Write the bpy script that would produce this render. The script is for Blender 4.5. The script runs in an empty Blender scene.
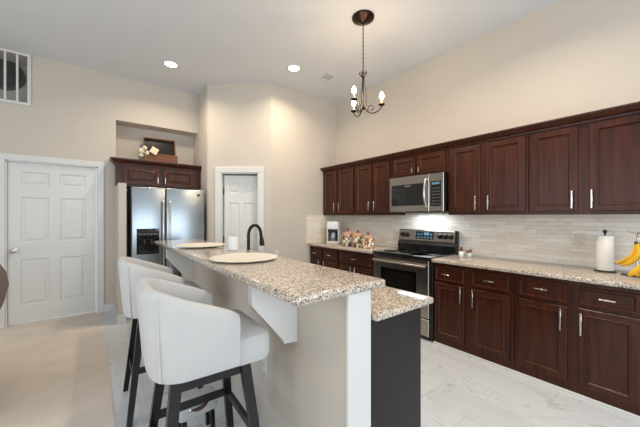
import bpy, bmesh, math, random
from mathutils import Vector, Matrix
random.seed(7)
S = bpy.context.scene
COL = S.collection
PI = math.pi

# ------------------------------------------------------------------ camera
cd = bpy.data.cameras.new('camera')
cd.sensor_width = 36.0
cd.lens = 36.0 * 293.0 / 640.0
cd.shift_y = 2.7 / 640.0
cd.clip_start = 0.05
cam = bpy.data.objects.new('camera', cd)
COL.objects.link(cam)
cam.location = (0, 0, 1.37)
cam.rotation_euler = (PI / 2, 0, -math.radians(37.83))
S.camera = cam

# ------------------------------------------------------------------ world, light, exposure
S.view_settings.view_transform = 'Standard'
S.view_settings.look = 'None'
S.view_settings.gamma = 1.0
S.view_settings.use_curve_mapping = False
S.view_settings.exposure = 0.2
W = bpy.data.worlds.new('sky')
S.world = W
W.use_nodes = True
bg = W.node_tree.nodes['Background']
bg.inputs['Color'].default_value = (0.80, 0.90, 1.0, 1)
bg.inputs['Strength'].default_value = 1.0


def area_light(name, loc, rot, sx, sy, power, color):
    l = bpy.data.lights.new(name, 'AREA')
    l.shape = 'RECTANGLE'
    l.size, l.size_y, l.energy, l.color = sx, sy, power, color
    o = bpy.data.objects.new(name, l)
    o.location, o.rotation_euler = loc, rot
    COL.objects.link(o)
    return o


# daylight through the tall windows behind the camera and on the left
area_light('daylight_rear', (0.9, -3.05, 1.65), (math.radians(100), 0, 0), 4.4, 2.1, 92, (0.76, 0.88, 1.0))
area_light('daylight_left', (-3.05, 1.6, 1.55), (math.radians(98), 0, -PI / 2), 3.6, 2.1, 40, (0.76, 0.88, 1.0))


def disc_light(name, loc, size, power, color, spread=PI):
    l = bpy.data.lights.new(name, 'AREA')
    l.shape = 'DISK'
    l.size, l.energy, l.color = size, power, color
    l.spread = spread
    o = bpy.data.objects.new(name, l)
    o.location = loc
    COL.objects.link(o)
    return o


WARM = (1.0, 0.84, 0.64)
# recessed ceiling lamps: two in view, plus two added out of view
for cx, cy, pw in ((0.835, 4.348, 12), (2.20, 3.422, 14), (2.20, 0.8, 24), (-1.2, 0.3, 10)):  # third is unseen, added to warm the right wall and upper cabinets
    disc_light('downlight', (cx, cy, 3.395), 0.15, pw, WARM, math.radians(150))


# ------------------------------------------------------------------ materials
def new_mat(name):
    m = bpy.data.materials.new(name)
    m.use_nodes = True
    nt = m.node_tree
    return m, nt, nt.nodes['Principled BSDF']


def node(nt, t, **k):
    n = nt.nodes.new(t)
    for a, b in k.items():
        setattr(n, a, b)
    return n


def srgb(r, g, b):
    def f(c):
        c /= 255.0
        return c / 12.92 if c <= 0.04045 else ((c + 0.055) / 1.055) ** 2.4
    return (f(r), f(g), f(b), 1)


def ramp(nt, stops, interp='LINEAR'):
    r = node(nt, 'ShaderNodeValToRGB')
    cr = r.color_ramp
    cr.interpolation = interp
    while len(cr.elements) < len(stops):
        cr.elements.new(0.5)
    for e, (p, c) in zip(cr.elements, stops):
        e.position, e.color = p, c
    return r


def coords(nt, scale=(1, 1, 1), rot=(0, 0, 0), swap=None):
    tc = node(nt, 'ShaderNodeTexCoord')
    out = tc.outputs['Object']
    if swap:
        sp = node(nt, 'ShaderNodeSeparateXYZ')
        cb = node(nt, 'ShaderNodeCombineXYZ')
        nt.links.new(out, sp.inputs[0])
        for i, a in enumerate(swap):
            if a is not None:
                nt.links.new(sp.outputs[a], cb.inputs[i])
        out = cb.outputs[0]
    mp = node(nt, 'ShaderNodeMapping')
    mp.inputs['Scale'].default_value = scale
    mp.inputs['Rotation'].default_value = rot
    nt.links.new(out, mp.inputs['Vector'])
    return mp.outputs['Vector']


def bump(nt, b, height, strength, dist=0.002):
    bm_ = node(nt, 'ShaderNodeBump')
    bm_.inputs['Strength'].default_value = strength
    bm_.inputs['Distance'].default_value = dist
    nt.links.new(height, bm_.inputs['Height'])
    nt.links.new(bm_.outputs['Normal'], b.inputs['Normal'])


def plain(name, col, rough=0.5, metal=0.0, var=0.04, scale=8.0, bmp=0.0, bscale=200, stretch=(1, 1, 1), coat=0.0):
    m, nt, b = new_mat(name)
    v = coords(nt, stretch)
    n = node(nt, 'ShaderNodeTexNoise')
    n.inputs['Scale'].default_value = scale
    n.inputs['Detail'].default_value = 4
    nt.links.new(v, n.inputs['Vector'])
    lo = tuple(c * (1 - var) for c in col[:3]) + (1,)
    hi = tuple(min(1, c * (1 + var)) for c in col[:3]) + (1,)
    r = ramp(nt, [(0.3, lo), (0.7, hi)])
    nt.links.new(n.outputs['Fac'], r.inputs['Fac'])
    nt.links.new(r.outputs['Color'], b.inputs['Base Color'])
    b.inputs['Roughness'].default_value = rough
    b.inputs['Metallic'].default_value = metal
    b.inputs['Coat Weight'].default_value = coat
    if bmp:
        n2 = node(nt, 'ShaderNodeTexNoise')
        n2.inputs['Scale'].default_value = bscale
        nt.links.new(v, n2.inputs['Vector'])
        bump(nt, b, n2.outputs['Fac'], bmp)
    return m


def emit(name, col, strength):
    m, nt, b = new_mat(name)
    b.inputs['Base Color'].default_value = col
    b.inputs['Emission Color'].default_value = col
    b.inputs['Emission Strength'].default_value = strength
    return m


def granite():
    m, nt, b = new_mat('speckled_granite')
    v = coords(nt)
    vo = node(nt, 'ShaderNodeTexVoronoi')
    vo.inputs['Scale'].default_value = 180
    nt.links.new(v, vo.inputs['Vector'])
    bw = node(nt, 'ShaderNodeSeparateColor')
    nt.links.new(vo.outputs['Color'], bw.inputs[0])
    r = ramp(nt, [(0.0, srgb(62, 58, 56)), (0.07, srgb(128, 112, 98)), (0.16, srgb(182, 164, 144)),
                  (0.42, srgb(208, 194, 176)), (0.68, srgb(224, 214, 200)), (0.92, srgb(170, 165, 160))], 'CONSTANT')
    nt.links.new(bw.outputs[0], r.inputs['Fac'])
    n = node(nt, 'ShaderNodeTexNoise')
    n.inputs['Scale'].default_value = 55
    n.inputs['Detail'].default_value = 5
    nt.links.new(v, n.inputs['Vector'])
    r2 = ramp(nt, [(0.34, srgb(120, 106, 94)), (0.50, (1, 1, 1, 1))])
    nt.links.new(n.outputs['Fac'], r2.inputs['Fac'])
    mx = node(nt, 'ShaderNodeMix', data_type='RGBA', blend_type='MULTIPLY')
    mx.inputs[0].default_value = 0.4
    nt.links.new(r.outputs['Color'], mx.inputs[6])
    nt.links.new(r2.outputs['Color'], mx.inputs[7])
    nt.links.new(mx.outputs[2], b.inputs['Base Color'])
    b.inputs['Roughness'].default_value = 0.12
    return m


def ledger_stone(name, swap):
    m, nt, b = new_mat(name)
    v = coords(nt, swap=swap)
    br = node(nt, 'ShaderNodeTexBrick')
    br.offset = 0.37
    br.inputs['Scale'].default_value = 1.0
    br.inputs['Brick Width'].default_value = 0.27
    br.inputs['Row Height'].default_value = 0.040
    br.inputs['Mortar Size'].default_value = 0.0012
    br.inputs['Mortar Smooth'].default_value = 0.4
    br.inputs['Color1'].default_value = srgb(250, 247, 241)
    br.inputs['Color2'].default_value = srgb(236, 226, 212)
    br.inputs['Mortar'].default_value = srgb(206, 192, 174)
    nt.links.new(v, br.inputs['Vector'])
    mp = node(nt, 'ShaderNodeMapping')
    mp.inputs['Scale'].default_value = (5, 26, 1)
    nt.links.new(v, mp.inputs['Vector'])
    n = node(nt, 'ShaderNodeTexNoise')
    n.inputs['Scale'].default_value = 1.6
    n.inputs['Detail'].default_value = 7
    n.inputs['Roughness'].default_value = 0.65
    nt.links.new(mp.outputs[0], n.inputs['Vector'])
    r2 = ramp(nt, [(0.30, srgb(220, 198, 172)), (0.42, srgb(246, 239, 229)), (0.75, (1, 1, 1, 1))])
    nt.links.new(n.outputs['Fac'], r2.inputs['Fac'])
    mx = node(nt, 'ShaderNodeMix', data_type='RGBA', blend_type='MULTIPLY')
    mx.inputs[0].default_value = 0.8
    nt.links.new(br.outputs['Color'], mx.inputs[6])
    nt.links.new(r2.outputs['Color'], mx.inputs[7])
    nt.links.new(mx.outputs[2], b.inputs['Base Color'])
    b.inputs['Roughness'].default_value = 0.45
    bw = node(nt, 'ShaderNodeRGBToBW')
    nt.links.new(br.outputs['Color'], bw.inputs[0])
    bump(nt, b, bw.outputs[0], 0.6, 0.006)
    return m


def marble_tile():
    m, nt, b = new_mat('marble_plank_tile')
    v = coords(nt, swap=(1, 0, None))
    mp0 = node(nt, 'ShaderNodeMapping')
    mp0.inputs['Location'].default_value = (-0.04, 0.02, 0)
    nt.links.new(v, mp0.inputs['Vector'])
    br = node(nt, 'ShaderNodeTexBrick')
    br.offset = 0.5
    br.inputs['Scale'].default_value = 1.0
    br.inputs['Brick Width'].default_value = 0.62
    br.inputs['Row Height'].default_value = 0.29
    br.inputs['Mortar Size'].default_value = 0.0016
    br.inputs['Color1'].default_value = srgb(218, 221, 224)
    br.inputs['Color2'].default_value = srgb(210, 213, 216)
    br.inputs['Mortar'].default_value = srgb(186, 182, 178)
    nt.links.new(mp0.outputs[0], br.inputs['Vector'])
    # thin broken veins: a band around the middle value of a warped noise
    mp = node(nt, 'ShaderNodeMapping')
    mp.inputs['Rotation'].default_value = (0, 0, 0.45)
    mp.inputs['Scale'].default_value = (0.9, 2.6, 1)
    nt.links.new(v, mp.inputs['Vector'])
    n = node(nt, 'ShaderNodeTexNoise')
    n.inputs['Scale'].default_value = 1.25
    n.inputs['Detail'].default_value = 6
    n.inputs['Roughness'].default_value = 0.55
    n.inputs['Distortion'].default_value = 0.6
    nt.links.new(mp.outputs[0], n.inputs['Vector'])
    r = ramp(nt, [(0.0, (1, 1, 1, 1)), (0.488, (1, 1, 1, 1)), (0.497, srgb(222, 220, 218)), (0.507, (1, 1, 1, 1)),
                  (0.60, srgb(246, 246, 246)), (0.8, (1, 1, 1, 1))])
    nt.links.new(n.outputs['Fac'], r.inputs['Fac'])
    mx = node(nt, 'ShaderNodeMix', data_type='RGBA', blend_type='MULTIPLY')
    mx.inputs[0].default_value = 1.0
    nt.links.new(br.outputs['Color'], mx.inputs[6])
    nt.links.new(r.outputs['Color'], mx.inputs[7])
    nt.links.new(mx.outputs[2], b.inputs['Base Color'])
    b.inputs['Roughness'].default_value = 0.28
    return m


def wood(name, c1, c2, grain=(30, 30, 2.2), rough=0.30, coat=0.25):
    m, nt, b = new_mat(name)
    v = coords(nt, grain)
    n = node(nt, 'ShaderNodeTexNoise')
    n.inputs['Scale'].default_value = 1.0
    n.inputs['Detail'].default_value = 6
    n.inputs['Distortion'].default_value = 0.5
    nt.links.new(v, n.inputs['Vector'])
    r = ramp(nt, [(0.25, c1), (0.75, c2)])
    nt.links.new(n.outputs['Fac'], r.inputs['Fac'])
    nt.links.new(r.outputs['Color'], b.inputs['Base Color'])
    b.inputs['Roughness'].default_value = rough
    b.inputs['Coat Weight'].default_value = coat
    b.inputs['Coat Roughness'].default_value = 0.2
    b.inputs['Specular IOR Level'].default_value = 0.28
    return m


def floral():
    m, nt, b = new_mat('painted_ceramic')
    v = coords(nt)
    vo = node(nt, 'ShaderNodeTexVoronoi')
    vo.inputs['Scale'].default_value = 34
    nt.links.new(v, vo.inputs['Vector'])
    sp = node(nt, 'ShaderNodeSeparateColor')
    nt.links.new(vo.outputs['Color'], sp.inputs[0])
    r = ramp(nt, [(0.0, srgb(60, 42, 40)), (0.10, srgb(178, 92, 62)), (0.20, srgb(214, 178, 100)), (0.28, srgb(132, 138, 90)),
                  (0.36, srgb(98, 98, 116)), (0.46, srgb(240, 228, 206))], 'CONSTANT')
    nt.links.new(sp.outputs[0], r.inputs['Fac'])
    nt.links.new(r.outputs['Color'], b.inputs['Base Color'])
    b.inputs['Roughness'].default_value = 0.2
    return m


M = {}
M['wall'] = plain('greige_wall_paint', srgb(207, 197, 184), 0.75, var=0.015, scale=2, bmp=0.12, bscale=260)
M['ceiling'] = plain('ceiling_paint', srgb(222, 224, 226), 0.9, var=0.01, scale=2)
M['white'] = plain('white_trim_paint', srgb(222, 221, 217), 0.38, var=0.01)
M['carpet'] = plain('beige_carpet', srgb(218, 206, 193), 1.0, var=0.06, scale=3.5, bmp=0.8, bscale=420)
M['tile'] = marble_tile()
M['stone_x'] = ledger_stone('stacked_stone_long', (1, 2, None))
M['stone_y'] = ledger_stone('stacked_stone_short', (0, 2, None))
M['granite'] = granite()
M['wood'] = wood('dark_cherry_wood', srgb(44, 18, 8), srgb(80, 37, 15), rough=0.34, coat=0.08)
M['espresso'] = wood('espresso_wood', srgb(19, 12, 14), srgb(28, 18, 20), rough=0.5)
M['stoolwood'] = wood('espresso_stool_wood', srgb(12, 9, 11), srgb(20, 15, 17), rough=0.38)
M['steel'] = plain('brushed_stainless', srgb(160, 167, 172), 0.27, 1.0, 0.05, 3, stretch=(1, 1, 60))
M['steel_h'] = plain('brushed_stainless_sideways', srgb(176, 168, 160), 0.25, 1.0, 0.05, 3, stretch=(60, 1, 60))
M['nickel'] = plain('satin_nickel', srgb(205, 200, 194), 0.25, 1.0)
M['black'] = plain('black_enamel', srgb(16, 16, 17), 0.25)
M['blackglass'] = plain('black_glass', srgb(8, 8, 9), 0.05, coat=0.5)
M['ovenglass'] = plain('smoked_oven_glass', srgb(26, 22, 18), 0.06, coat=0.5)
M['darkgrey'] = plain('charcoal_steel', srgb(40, 40, 42), 0.45)
M['bronze'] = plain('oil_rubbed_bronze', srgb(46, 28, 22), 0.3, 0.7, 0.2, 20)
M['fabric'] = plain('oatmeal_linen', srgb(200, 199, 197), 0.95, var=0.04, scale=320, bmp=0.5, bscale=700)
M['bone'] = plain('cream_woven_straw', srgb(230, 222, 207), 0.8, var=0.05, scale=60, bmp=0.4, bscale=300)
M['porcelain'] = plain('white_glazed_ceramic', srgb(238, 238, 236), 0.2)
M['plastic'] = plain('white_plastic', srgb(232, 232, 230), 0.35)
M['almond'] = plain('almond_plastic', srgb(226, 216, 198), 0.4)
M['paper'] = plain('white_paper', srgb(240, 236, 228), 0.95, var=0.02, bmp=0.3, bscale=150)
M['banana'] = plain('ripe_banana_peel', srgb(232, 180, 30), 0.45, var=0.12, scale=20)
M['stem'] = plain('banana_stem', srgb(70, 58, 26), 0.7)
M['floral'] = floral()
M['terracotta'] = plain('terracotta_glaze', srgb(206, 156, 130), 0.3, var=0.1)
M['brownglaze'] = plain('brown_glaze', srgb(120, 72, 44), 0.3, var=0.15, scale=40)
M['boxwood'] = wood('walnut_box', srgb(100, 58, 36), srgb(146, 92, 58), grain=(3, 40, 40))
M['petal'] = plain('cream_petal', srgb(222, 210, 184), 0.8)
M['leaf'] = plain('dry_stem', srgb(150, 132, 92), 0.8)
M['leather'] = plain('brown_leather', srgb(78, 42, 36), 0.5, var=0.1, scale=40)
M['taupe'] = plain('taupe_upholstery', srgb(112, 102, 96), 0.9, var=0.1, scale=30, bmp=0.4, bscale=400)
M['duct'] = plain('grey_board', srgb(200, 194, 184), 0.9)
M['candle'] = plain('ivory_candle_sleeve', srgb(236, 222, 190), 0.5)
M['bulb'] = emit('lit_bulb', (1.0, 0.86, 0.62, 1), 40)
M['lens'] = emit('lit_downlight_lens', (1.0, 0.93, 0.82, 1), 14)
M['display'] = emit('blue_display', (0.08, 0.20, 0.28, 1), 0.15)
M['ventgrey'] = plain('grey_galvanised', srgb(104, 102, 98), 0.5, 0.2)
M['print'] = plain('grey_panel_print', srgb(96, 96, 98), 0.5)

# ------------------------------------------------------------------ mesh helpers


class MB:
    def __init__(self):
        self.b = bmesh.new()

    def verts(self, pts):
        return [self.b.verts.new(p) for p in pts]

    def box(self, x0, x1, y0, y1, z0, z1, bev=0.0, seg=2):
        v = self.verts([(x, y, z) for x in (x0, x1) for y in (y0, y1) for z in (z0, z1)])
        fs = [self.b.faces.new([v[i] for i in q]) for q in
              ((0, 1, 3, 2), (4, 6, 7, 5), (0, 4, 5, 1), (2, 3, 7, 6), (0, 2, 6, 4), (1, 5, 7, 3))]
        if bev:
            ed = list({e for f in fs for e in f.edges})
            bmesh.ops.bevel(self.b, geom=ed, offset=bev, segments=seg, affect='EDGES', profile=0.5)
        return self

    def loft(self, loops, cap0=True, cap1=True, closed=True):
        L = [self.verts(l) for l in loops]
        n = len(L[0])
        for a, c in zip(L, L[1:]):
            for i in range(n if closed else n - 1):
                j = (i + 1) % n
                self.b.faces.new((a[i], a[j], c[j], c[i]))
        if cap0:
            self.b.faces.new(L[0][::-1])
        if cap1:
            self.b.faces.new(L[-1])
        return self

    def prism(self, pts, off):
        """closed outline pts (3-D) pushed along vector off"""
        o = Vector(off)
        return self.loft([pts, [tuple(Vector(p) + o) for p in pts]])

    def lathe(self, prof, c=(0, 0, 0), seg=24, rfun=None):
        loops = []
        for r, z in prof:
            r = max(r, 0.0004)
            loops.append([(c[0] + r * (rfun(k / seg) if rfun else 1) * math.cos(2 * PI * k / seg),
                           c[1] + r * (rfun(k / seg) if rfun else 1) * math.sin(2 * PI * k / seg), c[2] + z) for k in range(seg)])
        return self.loft(loops)

    def tube(self, pts, r, seg=8, caps=True):
        P = [Vector(p) for p in pts]
        rs = r if isinstance(r, (list, tuple)) else [r] * len(P)
        loops = []
        u = None
        for i, p in enumerate(P):
            t = (P[min(i + 1, len(P) - 1)] - P[max(i - 1, 0)]).normalized()
            if u is None:
                u = t.orthogonal().normalized()
            else:
                u = (u - t * u.dot(t)).normalized()
            w = t.cross(u)
            loops.append([tuple(p + (u * math.cos(2 * PI * k / seg) + w * math.sin(2 * PI * k / seg)) * rs[i]) for k in range(seg)])
        return self.loft(loops, caps, caps)

    def bar(self, p0, p1, a, b_, taper=1.0):
        """square post between two points with horizontal section a x b"""
        loops = []
        for p, s in ((p0, 1.0), (p1, taper)):
            loops.append([(p[0] + sx * a * s / 2, p[1] + sy * b_ * s / 2, p[2]) for sx, sy in ((-1, -1), (1, -1), (1, 1), (-1, 1))])
        return self.loft(loops)

    def rects(self, fr, loops):
        """nested rectangles on a frame: (u0,u1,v0,v1,d)"""
        o, u, v, n = [Vector(x) for x in fr]
        return self.loft([[tuple(o + u * a + v * b_ + n * d) for a, b_ in ((u0, v0), (u1, v0), (u1, v1), (u0, v1))]
                          for u0, u1, v0, v1, d in loops])

    def ball(self, c, r, sq=(1, 1, 1), seg=14):
        prof = [(math.sin(PI * k / 10) * r, -math.cos(PI * k / 10) * r) for k in range(11)]
        loops = [[(c[0] + sq[0] * max(a, 0.0003) * math.cos(2 * PI * k / seg), c[1] + sq[1] * max(a, 0.0003) * math.sin(2 * PI * k / seg), c[2] + sq[2] * z)
                  for k in range(seg)] for a, z in prof]
        return self.loft(loops)

    def build(self, name, mat, parent=None, smooth=False, loc=None):
        bmesh.ops.recalc_face_normals(self.b, faces=self.b.faces)
        me = bpy.data.meshes.new(name)
        self.b.to_mesh(me)
        self.b.free()
        me.materials.append(M[mat] if isinstance(mat, str) else mat)
        if smooth:
            for p in me.polygons:
                p.use_smooth = True
            try:
                me.set_sharp_from_angle(angle=math.radians(40))
            except Exception:
                pass
        o = bpy.data.objects.new(name, me)
        COL.objects.link(o)
        if parent:
            o.parent = parent
        if loc:
            o.location = loc
        return o


def tag(o, label, cat, group=None):
    o['label'], o['category'] = label, cat
    if group:
        o['group'] = group
    return o


def thing(name, label, cat, loc=(0, 0, 0), rz=0.0, group=None):
    o = bpy.data.objects.new(name, None)
    o.empty_display_size = 0.1
    COL.objects.link(o)
    o.location = loc
    o.rotation_euler = (0, 0, rz)
    return tag(o, label, cat, group)


def struct(o):
    o['kind'] = 'structure'
    return o


def copy_tree(o, parent=None):
    c = o.copy()
    COL.objects.link(c)
    c.parent = parent
    for ch in list(o.children):
        copy_tree(ch, c)
    return c


def holed(mb, us, vs, holes, put):
    """solid cells of a grid, leaving out the holes; put(u0,u1,v0,v1) adds one cell"""
    for a, b_ in zip(us, us[1:]):
        for c, d in zip(vs, vs[1:]):
            mu, mv = (a + b_) / 2, (c + d) / 2
            if not any(h[0] < mu < h[1] and h[2] < mv < h[3] for h in holes):
                put(a, b_, c, d)


# ------------------------------------------------------------------ room shell
CEIL = 3.42
XL, XR, YR, YF = -3.0, 3.50, -3.0, 5.20
struct(MB().box(0.115, XR + 0.15, YR, 5.95, -0.1, 0).build('floor', 'tile'))
struct(MB().box(XL, 0.115, YR, YF + 0.15, -0.1, 0.006).build('floor_carpet', 'carpet'))
struct(MB().box(XL - 0.15, XR + 0.15, YR - 0.15, 6.0, CEIL, CEIL + 0.1).build('ceiling', 'ceiling'))
struct(MB().box(XR, XR + 0.15, YR, 6.0, -0.1, CEIL).build('wall_right', 'wall'))

m = MB()
holed(m, [XL, -1.25, -0.845, -0.65, 0.056, 0.27, 1.41], [0, 2.065, 2.775, 2.80, 3.39, CEIL],
      [(-0.845, 0.056, 0, 2.065), (-1.25, -0.65, 2.80, 3.39), (0.27, 1.41, 0, 2.775)],
      lambda a, b_, c, d: m.box(a, b_, YF, YF + 0.15, c, d))
bmesh.ops.remove_doubles(m.b, verts=m.b.verts, dist=1e-5)
struct(m.build('wall_far', 'wall'))
# recess behind the refrigerator
m = MB()
m.box(0.20, 1.41, 5.48, 5.58, 0, 2.85)
m.box(0.20, 0.27, YF + 0.15, 5.48, 0, 2.85)
m.box(0.27, 1.41, YF + 0.15, 5.48, 2.775, 2.85)
struct(m.build('wall_recess', 'wall'))
struct(MB().box(1.41, 1.51, 4.70, 5.95, 0, CEIL).build('wall_return', 'wall'))
struct(MB().box(1.51, XR, 5.85, 5.95, 0, CEIL).build('wall_closet_back', 'wall'))
# diagonal closet wall, in its own frame
ang = math.atan2(4.033 - 4.687, 2.175 - 1.417)
DIAG = dict(loc=(1.417, 4.687, 0), rz=ang)
m = MB()
holed(m, [0.0, 0.215, 0.80, 1.001], [0, 2.045, CEIL], [(0.215, 0.80, 0, 2.045)],
      lambda a, b_, c, d: m.box(a, b_, 0, 0.10, c, d))
bmesh.ops.remove_doubles(m.b, verts=m.b.verts, dist=1e-5)
o = struct(m.build('wall_diagonal', 'wall'))
o.location, o.rotation_euler = DIAG['loc'], (0, 0, ang)
struct(MB().box(2.175, XR, 4.033, 4.133, 0, CEIL).build('wall_closet_side', 'wall'))
# walls behind the camera with tall window openings
m = MB()
holed(m, [XL, -1.3, 3.1, XR], [0, 0.55, 2.75, CEIL], [(-1.3, 3.1, 0.55, 2.75)], lambda a, b_, c, d: m.box(a, b_, YR - 0.15, YR, c, d))
struct(m.build('wall_rear', 'wall'))
m = MB()
holed(m, [YR, -0.2, 3.4, YF + 0.15], [0, 0.45, 2.65, CEIL], [(-0.2, 3.4, 0.45, 2.65)], lambda a, b_, c, d: m.box(XL - 0.15, XL, a, b_, c, d))
struct(m.build('wall_left', 'wall'))

# backsplash of stacked stone
struct(MB().box(XR - 0.012, XR, 0.10, 4.033, 0.915, 1.44).build('wall_backsplash_right', 'stone_x'))
struct(MB().box(2.85, XR - 0.012, 4.021, 4.033, 0.915, 1.385).build('wall_backsplash_far', 'stone_y'))

# stub panel beside the refrigerator
struct(MB().box(0.26, 0.345, 4.50, YF, 0, 1.795).build('wall_stub', 'wall'))


def baseboard(name, pts):
    """skirting board along a floor polyline; each leg is a box (x0,x1,y0,y1)"""
    m = MB()
    for x0, x1, y0, y1 in pts:
        m.box(x0, x1, y0, y1, 0, 0.11, 0.004, 1)
    return struct(m.build(name, 'white'))


baseboard('baseboard_left', [(XL, -0.925, YF - 0.014, YF)])
baseboard('baseboard_stub', [(0.128, 0.247, YF - 0.014, YF), (0.246, 0.26, 4.488, YF), (0.246, 0.345, 4.486, 4.50)])
baseboard('baseboard_far', [(2.20, 2.90, 4.019, 4.033)])


# ------------------------------------------------------------------ doors
def casing(name, u0, u1, top, w, fr):
    """flat moulded casing round an opening, on a frame"""
    m = MB()
    d = 0.018
    for a, b_, c, e in ((u0 - w, u0, 0, top), (u1, u1 + w, 0, top), (u0 - w, u1 + w, top, top + w)):
        m.rects(fr, [(a, b_, c, e, 0), (a, b_, c, e, d * 0.8), (a + 0.006, b_ - 0.006, c + 0.006 * (c > 0), e - 0.006 * (c > 0), d)])
    # jamb lining
    for a, b_, c, e in ((u0 - 0.005, u0 + 0.014, 0, top), (u1 - 0.014, u1 + 0.005, 0, top), (u0, u1, top - 0.014, top + 0.005)):
        m.rects(fr, [(a, b_, c, e, -0.12), (a, b_, c, e, 0.002)])
    return struct(m.build(name, 'white'))


def six_panel(name, w, h, mat='white'):
    """slab lying in local x (width) and z (height), front at y=0 facing -y"""
    m = MB()
    st = w * 0.13
    mid = w * 0.125
    pw = (w - 2 * st - mid) / 2
    us = [0, st, st + pw, st + pw + mid, w - st, w]
    vs = [0, 0.105 * h, 0.395 * h, 0.50 * h, 0.785 * h, 0.86 * h, 0.945 * h, h]
    for i in range(5):
        for j in range(7):
            u0, u1, v0, v1 = us[i], us[i + 1], vs[j], vs[j + 1]
            if i in (1, 3) and j in (1, 3, 5):
                L = [(0, 0), (0.012, 0.012), (0.026, 0.012), (0.046, 0.003)]
                loops = [[(u0 + a, d, v0 + a), (u1 - a, d, v0 + a), (u1 - a, d, v1 - a), (u0 + a, d, v1 - a)] for a, d in L]
                m.loft(loops, cap0=False)
            else:
                v = m.verts([(u0, 0, v0), (u1, 0, v0), (u1, 0, v1), (u0, 0, v1)])
                m.b.faces.new(v)
    v = m.verts([(0, 0.038, 0), (w, 0.038, 0), (w, 0.038, h), (0, 0.038, h)])
    m.b.faces.new(v[::-1])
    for a, b_ in (((0, 0), (w, 0)), ((w, 0), (w, h)), ((w, h), (0, h)), ((0, h), (0, 0))):
        m.b.faces.new(m.verts([(a[0], 0, a[1]), (b_[0], 0, b_[1]), (b_[0], 0.038, b_[1]), (a[0], 0.038, a[1])]))
    bmesh.ops.remove_doubles(m.b, verts=m.b.verts, dist=1e-5)
    return struct(m.build(name, mat))


casing('trim_1', -0.845, 0.056, 2.065, 0.075, ((0, YF, 0), (1, 0, 0), (0, 0, 1), (0, -1, 0)))
d1 = six_panel('door_1', 0.866, 2.015)
d1.location = (-0.828, 5.225, 0.03)
k = MB().lathe([(0.033, 0), (0.033, 0.006), (0.012, 0.010), (0.011, 0.035), (0.027, 0.045), (0.030, 0.058), (0.022, 0.068), (0, 0.070)], seg=20)
kn = k.build('door_knob', 'nickel', d1, True)
kn.rotation_euler = (PI / 2, 0, 0)
kn.location = (0.05, 0, 0.91)

t2 = casing('trim_2', 0.215, 0.80, 2.045, 0.09, ((0, 0, 0), (1, 0, 0), (0, 0, 1), (0, -1, 0)))
t2.location, t2.rotation_euler = DIAG['loc'], (0, 0, ang)
Rz = Matrix.Rotation(ang, 3, 'Z')
d2 = six_panel('door_2', 0.535, 2.0)
d2.location = Vector(DIAG['loc']) + Rz @ Vector((0.247, 0.050, 0.012))
d2.rotation_euler = (0, 0, ang + math.radians(7))
for hz in (0.25, 1.0, 1.75):
    m = MB()
    m.box(-0.007, 0.003, -0.004, 0.034, hz - 0.045, hz + 0.045)
    m.tube([(-0.006, -0.006, hz - 0.05), (-0.006, -0.006, hz + 0.05)], 0.006)
    m.build('hinge', 'bronze', d2)


# ------------------------------------------------------------------ kitchen cabinets on the right wall
def panel_door(y0, y1, z0, z1, xf, name='door', parent=None, mat='wood', rail=0.055):
    """framed door, front at x = xf facing -x"""
    fr = ((xf, 0, 0), (0, 1, 0), (0, 0, 1), (-1, 0, 0))
    r = min(rail, (z1 - z0) * 0.26)

    def L(a, d):
        return (y0 + a, y1 - a, z0 + a, z1 - a, d)
    m = MB().rects(fr, [L(0, -0.02), L(0, -0.003), L(0.003, 0), L(r - 0.011, 0), L(r - 0.008, 0.004), L(r - 0.003, 0.004), L(r, 0), L(r + 0.005, -0.009), L(r + 0.010, -0.009)])
    return m.build(name, mat, parent)


def handle(parent, axis, y, z, xf, ln, name='handle'):
    """slim flat bar pull on two posts"""
    m = MB()
    h = ln / 2
    if axis == 'z':
        m.box(xf - 0.032, xf - 0.024, y - 0.006, y + 0.006, z - h, z + h, 0.002, 1)
        for s in (-0.7, 0.7):
            m.tube([(xf - 0.026, y, z + s * h), (xf, y, z + s * h)], 0.004)
    else:
        m.box(xf - 0.032, xf - 0.024, y - h, y + h, z - 0.006, z + 0.006, 0.002, 1)
        for s in (-0.7, 0.7):
            m.tube([(xf - 0.026, y + s * h, z), (xf, y + s * h, z)], 0.004)
    return m.build(name, 'nickel', parent, True)


UF = 3.18   # door faces of the wall units


def wall_unit(label, y0, y1, z0, z1, doors):
    c = Vector((3.34, (y0 + y1) / 2, z0))
    t = thing('wall_cabinet', label, 'cabinet', group=None)
    MB().box(UF + 0.02, XR - 0.012 if z0 > 1.5 else XR, y0, y1, z0, z1, 0.002, 1).build('carcass', 'wood', t)
    for a, b_, d0, dz, hy, hz, hl in doors:
        d = panel_door(a, b_, d0, dz, UF, 'door', t)
        handle(d, 'z', hy, hz, UF, hl)
    return t


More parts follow.
